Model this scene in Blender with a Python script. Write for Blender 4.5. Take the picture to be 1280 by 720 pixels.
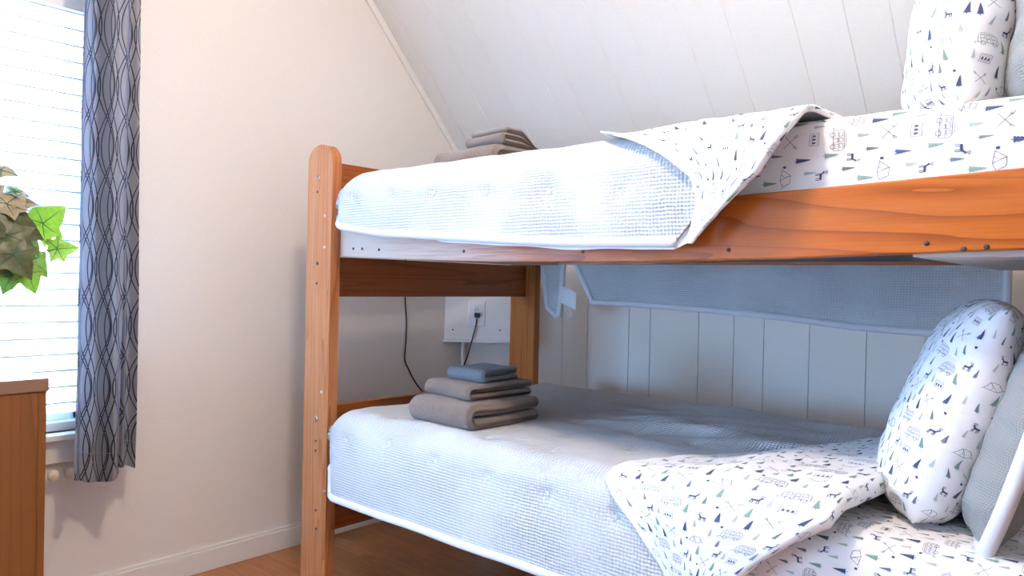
import bpy, bmesh, math, random
import numpy as np
from mathutils import Vector, Matrix, noise
for o in list(bpy.data.objects): bpy.data.objects.remove(o)
S = bpy.context.scene
COL = S.collection
PI = math.pi
rnd = random.Random(7)

# ------------------------------------------------------------------ camera
cd = bpy.data.cameras.new('camera'); cam = bpy.data.objects.new('camera', cd); COL.objects.link(cam)
FPX, CX, CY = 929.844, 640., 360.
def _ray(u, v): return np.array([(u-CX)/FPX, -(v-CY)/FPX, 1.0])
_mx = -_ray(-414, 330); _mx /= np.linalg.norm(_mx)
_my = _ray(1460, 371); _my -= _mx*_my.dot(_mx); _my /= np.linalg.norm(_my)
_mz = np.cross(_mx, _my)
if _mz[1] < 0: _mz = -_mz
_M = np.array([_mx, _my, _mz])
r_, u_, f_ = _M[:, 0], _M[:, 1], _M[:, 2]
cam.matrix_world = Matrix(((r_[0], u_[0], -f_[0], 2.749), (r_[1], u_[1], -f_[1], 0.0), (r_[2], u_[2], -f_[2], 1.13), (0, 0, 0, 1)))
cd.sensor_width = 36; cd.lens = FPX/1280*36; cd.clip_start = 0.05
S.camera = cam

# ------------------------------------------------------------------ light
W = bpy.data.worlds.new('sky'); S.world = W; W.use_nodes = True
bgn = W.node_tree.nodes['Background']
bgn.inputs[0].default_value = (0.34, 0.60, 1.0, 1); bgn.inputs[1].default_value = 150.0
def light(name, typ, loc, energy, color, size=0.1, rot=None, sy=None):
    l = bpy.data.lights.new(name, typ); o = bpy.data.objects.new(name, l); COL.objects.link(o)
    o.location = loc; l.energy = energy; l.color = color
    if typ == 'AREA':
        l.size = size
        if sy: l.shape = 'RECTANGLE'; l.size_y = sy
    else: l.shadow_soft_size = size
    if rot: o.rotation_euler = rot
    return o
light('room_lamp', 'POINT', (1.90, 0.76, 2.55), 61, (1.0, 0.86, 0.73), 0.085)
light('added_blue_fill', 'AREA', (.65, -1.58, .90), 21, (0.30, 0.58, 1.0), .95, (PI/2-.33, 0, 0), .70).data.spread = math.radians(88)  # added blue fill to brighten the space under the upper bunk
pt = light('window_portal', 'AREA', (-0.13, -.055, 1.38), 1, (1, 1, 1), 1.1, (0, -PI/2, 0), 1.75)
pt.data.size = 1.75; pt.data.size_y = 2.08
pt.data.cycles.is_portal = True
S.view_settings.view_transform = 'Standard'; S.view_settings.look = 'None'
S.view_settings.exposure = 0.44; S.view_settings.gamma = 1.0; S.view_settings.use_curve_mapping = False

# ------------------------------------------------------------------ materials
def mat(name, col=(.8, .8, .8), rough=.6, metal=0, spec=.5, **kw):
    m = bpy.data.materials.new(name); m.use_nodes = True
    b = m.node_tree.nodes['Principled BSDF']
    b.inputs['Base Color'].default_value = (*col, 1); b.inputs['Roughness'].default_value = rough
    b.inputs['Metallic'].default_value = metal; b.inputs['Specular IOR Level'].default_value = spec
    for k, v in kw.items(): b.inputs[k].default_value = v
    return m
class NT:
    def __init__(s, m): s.t = m.node_tree; s.b = s.t.nodes['Principled BSDF']
    def n(s, typ, **kw):
        x = s.t.nodes.new(typ)
        for k, v in kw.items(): setattr(x, k, v)
        return x
    def l(s, a, b): s.t.links.new(a, b)
    def m(s, op, a, b=None, c=None):
        x = s.n('ShaderNodeMath', operation=op)
        for i, q in enumerate((a, b, c)):
            if q is None: continue
            if isinstance(q, (int, float)): x.inputs[i].default_value = q
            else: s.l(q, x.inputs[i])
        return x.outputs[0]
    def noise(s, vec, scale, detail=3, rough=.5, dist=0):
        x = s.n('ShaderNodeTexNoise'); x.inputs['Scale'].default_value = scale; x.inputs['Detail'].default_value = detail
        x.inputs['Roughness'].default_value = rough; x.inputs['Distortion'].default_value = dist
        if vec is not None: s.l(vec, x.inputs['Vector'])
        return x.outputs[0]
    def mapping(s, vec, scale=(1, 1, 1), loc=(0, 0, 0)):
        x = s.n('ShaderNodeMapping'); x.inputs['Scale'].default_value = scale; x.inputs['Location'].default_value = loc
        s.l(vec, x.inputs['Vector']); return x.outputs[0]
    def ramp(s, fac, stops):
        x = s.n('ShaderNodeValToRGB'); e = x.color_ramp.elements
        while len(e) < len(stops): e.new(.5)
        for i, (p, c) in enumerate(stops): e[i].position = p; e[i].color = (*c, 1) if len(c) == 3 else c
        s.l(fac, x.inputs[0]); return x.outputs[0]
    def bump(s, h, strength=.3, dist=.002, nrm=None):
        x = s.n('ShaderNodeBump'); x.inputs['Strength'].default_value = strength; x.inputs['Distance'].default_value = dist
        s.l(h, x.inputs['Height'])
        if nrm is not None: s.l(nrm, x.inputs['Normal'])
        return x.outputs[0]
    def setbump(s, *a, **k): s.l(s.bump(*a, **k), s.b.inputs['Normal'])

def wood(name, axis, dark, mid, light_, rough=.38, seed=0., rings=9.0, spec=.3, wear=0.0, glare_wear_x=None):
    m = mat(name, mid, rough, spec=spec); N = NT(m)
    tc = N.n('ShaderNodeTexCoord').outputs['Object']
    sc = [1, 1, 1]; sc[axis] = .055
    v = N.mapping(tc, tuple(sc), (seed, seed*1.7, seed*.6))
    big = N.noise(v, 6.5, 2, .5, .4)
    band = N.m('FRACT', N.m('MULTIPLY', big, rings*1.9))
    line = N.m('POWER', band, 4.5)
    sc2 = [1, 1, 1]; sc2[axis] = .02
    fine = N.noise(N.mapping(tc, tuple(sc2), (seed, 0, 0)), 330, 2, .6)
    f = N.m('ADD', N.m('ADD', N.m('MULTIPLY', line, .42), N.m('MULTIPLY', fine, .38)), N.m('MULTIPLY', N.noise(v, 3.1, 2), .25))
    c = N.ramp(f, [(.12, light_), (.42, mid), (.95, dark)])
    vor = N.n('ShaderNodeTexVoronoi'); vor.inputs['Scale'].default_value = 5.2
    N.l(N.mapping(tc, tuple(1 if i != axis else .45 for i in range(3)), (seed*2, 1.3, seed)), vor.inputs['Vector'])
    knot = N.ramp(vor.outputs['Distance'], [(.03, (1, 1, 1)), (.07, (0, 0, 0))])
    mx = N.n('ShaderNodeMix', data_type='RGBA'); N.l(N.m('MULTIPLY', knot, .75), mx.inputs[0]); N.l(c, mx.inputs[6])
    mx.inputs[7].default_value = tuple(x*.35 for x in dark)+(1,)
    out = mx.outputs[2]
    if wear:
        wn = N.noise(N.mapping(tc, tuple(sc), (3, seed, 1)), 9, 4, .7)
        wf = N.ramp(wn, [(.5, (0, 0, 0)), (.72, (1, 1, 1))])
        m2 = N.n('ShaderNodeMix', data_type='RGBA'); N.l(N.m('MULTIPLY', wf, wear), m2.inputs[0]); N.l(out, m2.inputs[6])
        m2.inputs[7].default_value = (.55, .35, .22, 1); out = m2.outputs[2]
    if glare_wear_x:      # worn varnish plus window glare, painted as paler colour along one end
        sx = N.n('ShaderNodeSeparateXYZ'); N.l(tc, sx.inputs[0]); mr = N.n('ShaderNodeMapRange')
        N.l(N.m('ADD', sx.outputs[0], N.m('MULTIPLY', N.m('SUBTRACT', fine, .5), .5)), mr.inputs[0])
        mr.inputs[1].default_value = glare_wear_x[0]; mr.inputs[2].default_value = glare_wear_x[1]; mr.inputs[3].default_value = 0; mr.inputs[4].default_value = .75
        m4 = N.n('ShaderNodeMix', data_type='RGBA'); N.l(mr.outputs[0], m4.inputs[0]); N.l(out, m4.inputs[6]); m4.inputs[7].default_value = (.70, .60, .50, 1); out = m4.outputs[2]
    N.l(out, N.b.inputs['Base Color'])
    N.l(N.m('ADD', N.m('MULTIPLY', fine, .18), rough-.09), N.b.inputs['Roughness'])
    N.setbump(f, .12, .001)
    return m
OD, OM, OL = (.14, .028, .004), (.36, .078, .006), (.47, .125, .014)
M_rail = wood('orange_pine_rail', 0, OD, OM, OL, .30, 1.3, 8, spec=.2, wear=.08, glare_wear_x=(-.1, -.75))
M_rail2 = wood('orange_pine_rail_b', 0, OD, OM, OL, .40, 4.3, 8, wear=.3)
M_foot = wood('pine_foot_rail', 1, OD, (.28, .075, .014), (.36, .11, .022), .4, 2.1, 7)
M_post = wood('worn_pine_post', 2, (.20, .055, .015), (.38, .125, .038), (.50, .20, .075), .36, 3.7, 9, wear=.45)
M_post2 = wood('pine_post', 2, OD, (.36, .11, .02), (.44, .15, .035), .4, 5.9, 8)
M_deck = wood('dark_deck', 0, (.05, .015, .006), (.09, .03, .01), (.12, .045, .015), .5, 2.9)
M_deckl = mat('pale_deck_board', (.62, .58, .52), .6)
M_dress = wood('dresser_veneer', 2, (.11, .034, .006), (.17, .055, .010), (.20, .07, .014), .45, 8.2, 5)
M_dtop = wood('dresser_top_veneer', 1, (.12, .05, .02), (.18, .08, .03), (.22, .10, .04), .13, 8.2, 5, spec=.9)

def floor_mat():
    m = mat('laminate_floor', (.4, .18, .06), .3); N = NT(m)
    tc = N.n('ShaderNodeTexCoord').outputs['Object']
    br = N.n('ShaderNodeTexBrick'); br.offset = .37; br.squash = 1
    br.inputs['Scale'].default_value = 1; br.inputs['Brick Width'].default_value = 1.25; br.inputs['Row Height'].default_value = .085
    br.inputs['Mortar Size'].default_value = .0009; br.inputs['Mortar Smooth'].default_value = 0
    br.inputs['Color1'].default_value = (.1, .1, .1, 1); br.inputs['Color2'].default_value = (.9, .9, .9, 1); br.inputs['Mortar'].default_value = (0, 0, 0, 1)
    N.l(tc, br.inputs['Vector'])
    comb = N.n('ShaderNodeVectorMath', operation='ADD'); N.l(tc, comb.inputs[0])
    sep = N.n('ShaderNodeCombineXYZ'); N.l(N.m('MULTIPLY', br.outputs['Color'], 7.0), sep.inputs[0]); N.l(N.m('MULTIPLY', br.outputs['Color'], 3.0), sep.inputs[2])
    N.l(sep.outputs[0], comb.inputs[1])
    v = N.mapping(comb.outputs[0], (.09, 1, 1))
    big = N.noise(v, 14, 3, .6, .6)
    fine = N.noise(N.mapping(tc, (.03, 1, 1)), 260, 2, .6)
    band = N.m('FRACT', N.m('MULTIPLY', big, 7))
    f = N.m('ADD', N.m('ADD', N.m('MULTIPLY', band, .35), N.m('MULTIPLY', fine, .4)), N.m('MULTIPLY', br.outputs['Color'], .3))
    c = N.ramp(f, [(.15, (.46, .17, .045)), (.5, (.34, .11, .025)), (.95, (.20, .056, .012))])
    mx = N.n('ShaderNodeMix', data_type='RGBA'); N.l(br.outputs['Fac'], mx.inputs[0]); N.l(c, mx.inputs[6]); mx.inputs[7].default_value = (.06, .025, .01, 1)
    N.l(mx.outputs[2], N.b.inputs['Base Color'])
    N.setbump(f, .05, .001)
    return m
M_floor = floor_mat()
def wall_mat(name, col):
    m = mat(name, col, .62, spec=.3); N = NT(m)
    tc = N.n('ShaderNodeTexCoord').outputs['Object']
    a = N.noise(N.mapping(tc, (1, 1, .25)), 260, 2, .6); b = N.noise(N.mapping(tc, (.25, .25, 1)), 260, 2, .6)
    h = N.m('ADD', a, b)
    c = N.ramp(N.m('MULTIPLY', h, .5), [(.3, tuple(x*.955 for x in col)), (.7, tuple(min(1, x*1.02) for x in col))])
    N.l(c, N.b.inputs['Base Color']); N.setbump(h, .10, .0006)
    return m
M_wall = wall_mat('painted_wallboard', (.80, .75, .69))
M_panel = wall_mat('painted_panelling', (.77, .735, .685))
M_trim = mat('white_trim', (.80, .77, .72), .4)
M_white = mat('white_plastic', (.80, .80, .79), .35)
M_black = mat('black_rubber', (.012, .012, .013), .45)
M_hole = mat('dark_hole', (.03, .025, .02), .6)
M_steel = mat('worn_steel', (.62, .6, .58), .3, 1)
M_dsteel = mat('dark_steel', (.10, .09, .085), .5, .6)

def gauze(name, col, bs=.75, cell=.0092):
    m = mat(name, col, .9, spec=.15); N = NT(m)
    uv = N.n('ShaderNodeUVMap').outputs[0]
    sx = N.n('ShaderNodeSeparateXYZ'); N.l(uv, sx.inputs[0])
    nz = N.noise(N.mapping(uv, (1, 1, 1)), 7, 3, .6)
    nu = N.noise(N.mapping(uv, (1, .2, 1)), 30, 2, .6)
    k = 2*PI/cell
    a = N.m('SINE', N.m('ADD', N.m('MULTIPLY', sx.outputs[0], k), N.m('MULTIPLY', nz, 5)))
    b = N.m('SINE', N.m('ADD', N.m('MULTIPLY', sx.outputs[1], k*1.08), N.m('MULTIPLY', nu, 4)))
    mod = N.ramp(N.noise(uv, 5.5, 2), [(.35, (.35,)*3), (.65, (1,)*3)])
    h = N.m('MULTIPLY', N.m('ADD', a, N.m('MULTIPLY', b, .8)), mod)
    fine = N.noise(uv, 420, 2, .7)
    crk = N.noise(N.mapping(uv, (5, 1.2, 1)), 16, 4, .65, .8)
    tot = N.m('ADD', N.m('ADD', h, N.m('MULTIPLY', fine, .8)), N.m('MULTIPLY', crk, 2.5))
    N.setbump(tot, bs, .0018)
    c = N.ramp(N.m('MULTIPLY', N.m('ADD', h, 2), .25), [(.05, tuple(x*.80 for x in col)), (.55, col)])
    N.l(c, N.b.inputs['Base Color'])
    return m
M_gauze = gauze('waffle_gauze', (.64, .64, .65))
M_bind = mat('brushed_binding', (.74, .73, .75), .95, spec=.1)
M_sham = gauze('grey_sham_gauze', (.31, .305, .285), .5, .006)
M_print = mat('white_cotton', (.84, .83, .83), .85, spec=.15)
def _cot():
    N = NT(M_print); uv = N.n('ShaderNodeUVMap').outputs[0]
    N.setbump(N.noise(N.mapping(uv, (1, 2.2, 1)), 15, 4, .6, .5), .35, .004)
_cot()
INK = [mat('navy_print', (.06, .08, .17), .9), mat('green_print', (.20, .33, .27), .9), mat('sage_print', (.42, .48, .44), .9),
       mat('slate_print', (.16, .19, .25), .9), mat('charcoal_line_print', (.13, .13, .18), .9)]
def terry(name, c):
    m = mat(name, c, 1, spec=.05); N = NT(m); N.b.inputs['Sheen Weight'].default_value = .35
    tc = N.n('ShaderNodeTexCoord').outputs['Object']
    n1 = N.noise(tc, 420, 3, .7)
    N.l(N.ramp(n1, [(.35, tuple(x*.55 for x in c)), (.65, tuple(x*1.35 for x in c))]), N.b.inputs['Base Color'])
    N.setbump(n1, 1.0, .004)
    return m
M_towel = terry('taupe_terry', (.215, .155, .125))
M_towelb = terry('slate_terry', (.15, .175, .21))
def curtain_mat():
    m = mat('ogee_curtain', (.3, .3, .33), .45, spec=.4); N = NT(m)
    uv = N.n('ShaderNodeUVMap').outputs[0]
    sx = N.n('ShaderNodeSeparateXYZ'); N.l(uv, sx.inputs[0])
    u, v = sx.outputs[0], sx.outputs[1]
    P, H = .115, .195
    s1 = N.m('MULTIPLY', N.m('SINE', N.m('MULTIPLY', v, 2*PI/(2*H))), 1)
    acc = None
    for k in (-1, 1):
        for A, off in ((.050, 0), (.040, .016), (.028, .050)):
            d = N.m('SUBTRACT', u, N.m('ADD', N.m('MULTIPLY', s1, k*A), off+(P if 0 else 0)))
            w = N.m('ABSOLUTE', N.m('SUBTRACT', N.m('FRACT', N.m('ADD', N.m('DIVIDE', d, P), 50.5)), .5))
            ln = N.m('LESS_THAN', w, .0030/P)
            acc = ln if acc is None else N.m('MAXIMUM', acc, ln)
    mx = N.n('ShaderNodeMix', data_type='RGBA'); N.l(acc, mx.inputs[0])
    mx.inputs[6].default_value = (.31, .295, .30, 1); mx.inputs[7].default_value = (.035, .04, .055, 1)
    N.l(mx.outputs[2], N.b.inputs['Base Color'])
    tr = N.n('ShaderNodeBsdfTranslucent'); m3 = N.n('ShaderNodeMix', data_type='RGBA'); N.l(acc, m3.inputs[0])
    m3.inputs[6].default_value = (.60, .64, .70, 1); m3.inputs[7].default_value = (.05, .10, .18, 1); N.l(m3.outputs[2], tr.inputs[0])
    ms = N.n('ShaderNodeMixShader'); ms.inputs[0].default_value = .3
    N.l(N.b.outputs[0], ms.inputs[1]); N.l(tr.outputs[0], ms.inputs[2])
    N.l(ms.outputs[0], N.t.nodes['Material Output'].inputs[0])
    return m
M_curt = curtain_mat()
def transl(name, col, tcol, f):
    m = mat(name, col, .45); N = NT(m)
    tr = N.n('ShaderNodeBsdfTranslucent'); tr.inputs[0].default_value = (*tcol, 1)
    ms = N.n('ShaderNodeMixShader'); ms.inputs[0].default_value = f
    N.l(N.b.outputs[0], ms.inputs[1]); N.l(tr.outputs[0], ms.inputs[2]); N.l(ms.outputs[0], N.t.nodes['Material Output'].inputs[0])
    return m, N, tr
M_slat, _N, _t = transl('white_blind_slat', (.85, .86, .88), (.9, .92, .95), .45)
_tp = _N.n('ShaderNodeBsdfTransparent'); _ms = _N.n('ShaderNodeMixShader'); _ms.inputs[0].default_value = .30
_out = _N.t.nodes['Material Output']; _src = _out.inputs[0].links[0].from_socket
_N.l(_src, _ms.inputs[1]); _N.l(_tp.outputs[0], _ms.inputs[2]); _N.l(_ms.outputs[0], _out.inputs[0])
def leaf_mat(name, a, b, t, f):
    m, N, tr = transl(name, a, t, f)
    uv = N.n('ShaderNodeUVMap').outputs[0]
    nz = N.noise(uv, 22, 3, .6)
    N.l(N.ramp(nz, [(.35, a), (.7, b)]), N.b.inputs['Base Color'])
    return m
M_leaf = [leaf_mat('dark_ivy_leaf', (.03, .06, .012), (.11, .075, .02), (.05, .10, .01), .06),
          leaf_mat('lime_ivy_leaf', (.10, .20, .012), (.19, .29, .02), (.30, .50, .02), .07),
          leaf_mat('tan_ivy_leaf', (.30, .22, .12), (.22, .17, .10), (.3, .25, .1), .06),
          leaf_mat('green_ivy_leaf', (.07, .13, .02), (.14, .16, .03), (.2, .34, .04), .09)]
M_vein = mat('leaf_vein', (.02, .09, .03), .6)
M_glass = mat('window_glass', (1, 1, 1), .02)
def _gl():
    N = NT(M_glass); t = N.n('ShaderNodeBsdfTransparent'); g = N.n('ShaderNodeBsdfGlossy'); g.inputs['Roughness'].default_value = .02
    fr = N.n('ShaderNodeFresnel'); fr.inputs[0].default_value = 1.45; ms = N.n('ShaderNodeMixShader')
    N.l(fr.outputs[0], ms.inputs[0]); N.l(t.outputs[0], ms.inputs[1]); N.l(g.outputs[0], ms.inputs[2]); N.l(ms.outputs[0], N.t.nodes['Material Output'].inputs[0])
_gl()

# ------------------------------------------------------------------ object helpers
def thing(name, label, cat, loc=(0, 0, 0), group=None):
    o = bpy.data.objects.new(name, None); COL.objects.link(o); o.location = loc; o.empty_display_size = .05
    o['label'] = label; o['category'] = cat
    if group: o['group'] = group
    return o
def tag(o, label=None, cat=None, group=None, kind=None):
    if label: o['label'] = label
    if cat: o['category'] = cat
    if group: o['group'] = group
    if kind: o['kind'] = kind
    return o
def origin(o):
    v = Vector((0, 0, 0))
    while o is not None: v += o.location; o = o.parent
    return v
class MB:
    def __init__(s): s.v = []; s.f = []; s.m = []; s.uv = []; s.sm = []
    def add(s, verts, faces, mi=0, uvs=None, smooth=False):
        b = len(s.v); s.v += [tuple(map(float, p)) for p in verts]
        s.uv += [tuple(map(float, q)) for q in uvs] if uvs is not None else [(0, 0)]*len(verts)
        for f in faces: s.f.append([b+i for i in f]); s.m.append(mi); s.sm.append(smooth)
        return s
    def box(s, a, b, mi=0):
        x0, y0, z0 = a; x1, y1, z1 = b
        v = [(x0,y0,z0),(x1,y0,z0),(x1,y1,z0),(x0,y1,z0),(x0,y0,z1),(x1,y0,z1),(x1,y1,z1),(x0,y1,z1)]
        return s.add(v, [(0,3,2,1),(4,5,6,7),(0,1,5,4),(1,2,6,5),(2,3,7,6),(3,0,4,7)], mi)
    def prism(s, pts, fn, d, mi=0, smooth=False):
        """pts 2-D outline; fn(a,b,t) -> 3-D with t 0..d"""
        n = len(pts); v = [fn(a, b, 0) for a, b in pts]+[fn(a, b, d) for a, b in pts]
        s.add(v, [tuple(range(n))[::-1], tuple(range(n, 2*n))], mi)
        s.add(v, [(i, (i+1) % n, n+(i+1) % n, n+i) for i in range(n)], mi, smooth=smooth)
        return s
    def grid(s, P, mi=0, uv=None, flip=False, smooth=True):
        nu, nv = P.shape[:2]
        fs = []
        for i in range(nu-1):
            for j in range(nv-1):
                q = (i*nv+j, (i+1)*nv+j, (i+1)*nv+j+1, i*nv+j+1)
                fs.append(q[::-1] if flip else q)
        return s.add(P.reshape(-1, 3), fs, mi, uv.reshape(-1, 2) if uv is not None else None, smooth)
    def shell(s, P, t, mi=0, uv=None, mi2=None):
        """thick cloth: P is the outer face, the inner lies t against the normal"""
        N = gnorm(P); Q = P-N*t; nu, nv = P.shape[:2]
        s.grid(P, mi, uv); s.grid(Q, mi if mi2 is None else mi2, uv, True)
        ring = [(0, j) for j in range(nv)]+[(i, nv-1) for i in range(1, nu)]+[(nu-1, j) for j in range(nv-2, -1, -1)]+[(i, 0) for i in range(nu-2, 0, -1)]
        v = [P[a] for a in ring]+[Q[a] for a in ring]; n = len(ring)
        u = [uv[a] for a in ring]*2 if uv is not None else None
        return s.add(v, [(i, n+i, n+(i+1) % n, (i+1) % n) for i in range(n)], mi, u, True)
    def tube(s, pts, r, mi=0, seg=8, caps=True):
        pts = [Vector(p) for p in pts]; n = len(pts)
        rr = r if hasattr(r, '__len__') else [r]*n
        T = [(pts[min(i+1, n-1)]-pts[max(i-1, 0)]).normalized() for i in range(n)]
        a = Vector((0, 0, 1)) if abs(T[0].z) < .9 else Vector((1, 0, 0))
        nrm = T[0].cross(a).normalized(); v = []
        for i in range(n):
            nrm = (nrm-T[i]*nrm.dot(T[i])).normalized(); bi = T[i].cross(nrm)
            for k in range(seg):
                an = 2*PI*k/seg; v.append(pts[i]+(nrm*math.cos(an)+bi*math.sin(an))*rr[i])
        f = [(i*seg+k, i*seg+(k+1) % seg, (i+1)*seg+(k+1) % seg, (i+1)*seg+k) for i in range(n-1) for k in range(seg)]
        if caps: f += [tuple(range(seg))[::-1], tuple(range((n-1)*seg, n*seg))]
        return s.add(v, f, mi, smooth=True)
    def ball(s, c, r, mi=0, seg=12, sq=(1, 1, 1)):
        v = []; rings = seg//2
        for i in range(rings+1):
            th = PI*i/rings
            for k in range(seg):
                ph = 2*PI*k/seg; v.append((c[0]+r*sq[0]*math.sin(th)*math.cos(ph), c[1]+r*sq[1]*math.sin(th)*math.sin(ph), c[2]+r*sq[2]*math.cos(th)))
        return s.add(v, [(i*seg+k, (i+1)*seg+k, (i+1)*seg+(k+1) % seg, i*seg+(k+1) % seg) for i in range(rings) for k in range(seg)], mi, smooth=True)
    def obj(s, name, mats, parent=None, bevel=0, loc=None):
        me = bpy.data.meshes.new(name)
        if loc is not None: org = Vector(loc)
        else: org = origin(parent)
        me.from_pydata([(x-org.x, y-org.y, z-org.z) for x, y, z in s.v], [], s.f)
        if not isinstance(mats, (list, tuple)): mats = [mats]
        for m in mats: me.materials.append(m)
        me.polygons.foreach_set('material_index', s.m); me.polygons.foreach_set('use_smooth', s.sm)
        uvl = me.uv_layers.new(name='UVMap'); li = np.zeros(len(me.loops), dtype=np.int32); me.loops.foreach_get('vertex_index', li)
        uvl.data.foreach_set('uv', np.array(s.uv, dtype=np.float32)[li].ravel())
        me.validate(); me.update()
        o = bpy.data.objects.new(name, me); COL.objects.link(o)
        if parent is not None: o.parent = parent
        elif loc is not None: o.location = loc
        if loc is not None and parent is not None: o.location = Vector(loc)-origin(parent)
        if bevel:
            b = o.modifiers.new('bevel', 'BEVEL'); b.width = bevel; b.segments = 3; b.limit_method = 'ANGLE'; b.angle_limit = math.radians(40)
            b.harden_normals = False
        return o
def gnorm(P):
    du = np.gradient(P, axis=0); dv = np.gradient(P, axis=1)
    n = np.cross(du, dv); l = np.linalg.norm(n, axis=2, keepdims=True); l[l < 1e-12] = 1
    return n/l
def arc_uv(P):
    du = np.linalg.norm(np.diff(P, axis=0), axis=2).mean(axis=1); dv = np.linalg.norm(np.diff(P, axis=1), axis=2).mean(axis=0)
    u = np.concatenate([[0], np.cumsum(du)]); v = np.concatenate([[0], np.cumsum(dv)])
    return np.stack(np.meshgrid(u, v, indexing='ij'), axis=2)
def fbm(p, sc, oct=3, seed=0.0):
    return noise.fractal(Vector((p[0]*sc[0]+seed, p[1]*sc[1]+seed*1.3, p[2]*sc[2]-seed)), 1.0, 2.0, oct)
def displace(P, amp, sc, oct=3, seed=0.0, mask=None):
    N = gnorm(P); D = np.zeros(P.shape[:2])
    for i in range(P.shape[0]):
        for j in range(P.shape[1]): D[i, j] = fbm(P[i, j], sc, oct, seed)
    if mask is not None: D = D*mask
    return P+N*(D*amp)[:, :, None]

# ---- printed motifs (in metres, tree tips towards +y) -------------------
def stroke(pts, w=.0008, closed=False):
    out = []; n = len(pts)
    for i in range(n if closed else n-1):
        a = np.array(pts[i], float); b = np.array(pts[(i+1) % n], float); d = b-a; L = np.linalg.norm(d)
        if L < 1e-9: continue
        k = max(1, int(L/.008)); p = np.array([-d[1], d[0]])/L*w/2
        for q in range(k):
            a1 = a+d*q/k; b1 = a+d*(q+1)/k; out.append([a1-p, b1-p, b1+p, a1+p])
    return out
def m_tree(h=.034, w=.013, tiers=5):
    out = [[(-.0008, 0), (.0008, 0), (.0008, h*.2), (-.0008, h*.2)]]
    for i in range(tiers):
        z0 = h*(.12+.80*i/tiers); z1 = z0+h*.30; ww = w*(1-i/tiers*.85)/2
        out.append([(-ww, z0), (ww, z0), (ww*.15, min(z1, h)), (-ww*.15, min(z1, h))])
    return out
def m_deer(f=1, s=1.0):
    q = []
    pts = [(-.009, .010), (-.004, .0095), (.004, .0098), (.007, .012), (.006, .0155), (-.001, .0145), (-.0085, .0145)]
    q.append([(f*x*s, y*s) for x, y in pts])
    def st(p, w): q.extend(stroke([(f*x*s, y*s) for x, y in p], w*s))
    st([(.005, .013), (.0085, .020)], .0035); st([(.0075, .0205), (.012, .0195)], .0025)
    for x, dx in ((-.0078, -.001), (-.005, .0008), (.0035, .0), (.0058, .0015)): st([(x, .0115), (x+dx, .006), (x+dx*.4, 0)], .0016)
    st([(.0085, .0215), (.0065, .026), (.008, .030)], .0011); st([(.009, .0215), (.011, .026), (.0095, .030)], .0011)
    st([(.0068, .0255), (.0045, .028)], .0009); st([(.0108, .0255), (.0135, .028)], .0009)
    return q
def m_camper():
    q = []
    q += stroke([(-.024, .008), (-.024, .020), (-.020, .032), (.020, .032), (.024, .026), (.024, .008)], .001, True)
    q += stroke([(-.024, .019), (.024, .019)], .0007); q += stroke([(-.03, .009), (-.024, .009)], .0012); q += stroke([(-.03, .009), (-.03, .003)], .0012)
    for x in (-.017, -.004, .009): q += stroke([(x, .021), (x+.009, .021), (x+.009, .029), (x, .029)], .0009, True)
    q += stroke([(-.003, .008), (-.003, .0185), (.005, .0185), (.005, .008)], .0008, True)
    for cx in (-.013, .014): q += stroke([(cx+.0055*math.cos(t), .007+.0055*math.sin(t)) for t in np.linspace(0, 2*PI, 9)[:-1]], .0012, True)
    q += stroke([(-.015, .033), (-.015, .036), (.015, .036), (.015, .033)], .0007)
    for x in (-.018, -.006, .008, .018): q += stroke([(x, .009), (x+.002, .018)], .0006)
    return q
def m_tent():
    return (stroke([(-.020, .006), (-.006, .026), (.012, .024), (.020, .008), (.004, .001)], .0010, True) + stroke([(-.006, .026), (.004, .001)], .0009)
            + stroke([(-.006, .026), (-.003, .010), (-.009, .004)], .0007) + stroke([(.012, .024), (.016, .005)], .0006) + stroke([(-.024, .003), (-.020, .006)], .0006) + stroke([(.02, .008), (.025, .003)], .0006))
def m_cross():
    q = stroke([(-.014, 0), (.013, .027)], .0011)+stroke([(.014, 0), (-.013, .027)], .0011)
    for s in (-1, 1): q += stroke([(s*.011, .022), (s*.016, .026), (s*.015, .031), (s*.010, .027)], .0009, True)
    return q
def m_card():
    q = stroke([(-.014, 0), (.014, 0), (.014, .021), (-.014, .021)], .0009, True)+stroke([(-.012, .017), (.012, .017)], .0006)+stroke([(-.012, .004), (.012, .004)], .0006)
    for x in (-.008, 0, .008): q += [[(x-.0028, .006), (x+.0028, .006), (x+.0022, .012), (x-.0010, .0148), (x-.0022, .012)]]
    return q
def m_acorn(): return [[(-.0028, .002), (0, 0), (.0028, .002), (.0030, .0055), (-.0030, .0055)], [(-.0036, .0055), (.0036, .0055), (.002, .008), (-.002, .008)]]
def motif(kind):
    return {'N': (m_tree(.037, .015), 0), 'G': (m_tree(.036, .014), 1), 'L': (m_tree(.029, .010), 2), 'B': (m_tree(.030, .0105), 3), 'D': (m_deer(1), 0), 'd': (m_deer(-1, .92), 0),
            'C': (m_camper(), 4), 'T': (m_tent(), 4), 'X': (m_cross(), 4), 'K': (m_card(), 4), 'A': (m_acorn(), 0)}[kind]
TW, TH = .216, .210
TILE = [('X', .020, .010), ('K', .020, .068), ('C', .024, .112), ('L', .022, .170),
        ('N', .066, .035), ('G', .062, .098), ('D', .070, .150), ('A', .078, .010), ('B', .052, .188),
        ('T', .106, .004), ('L', .096, .058), ('d', .108, .086), ('B', .096, .140), ('G', .116, .172),
        ('L', .136, .040), ('N', .142, .090), ('A', .128, .136), ('X', .152, .140),
        ('B', .166, .008), ('C', .186, .046), ('L', .172, .104), ('G', .190, .128), ('D', .178, .180),
        ('N', .206, .090), ('L', .206, .178), ('A', .160, .078)]
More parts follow.
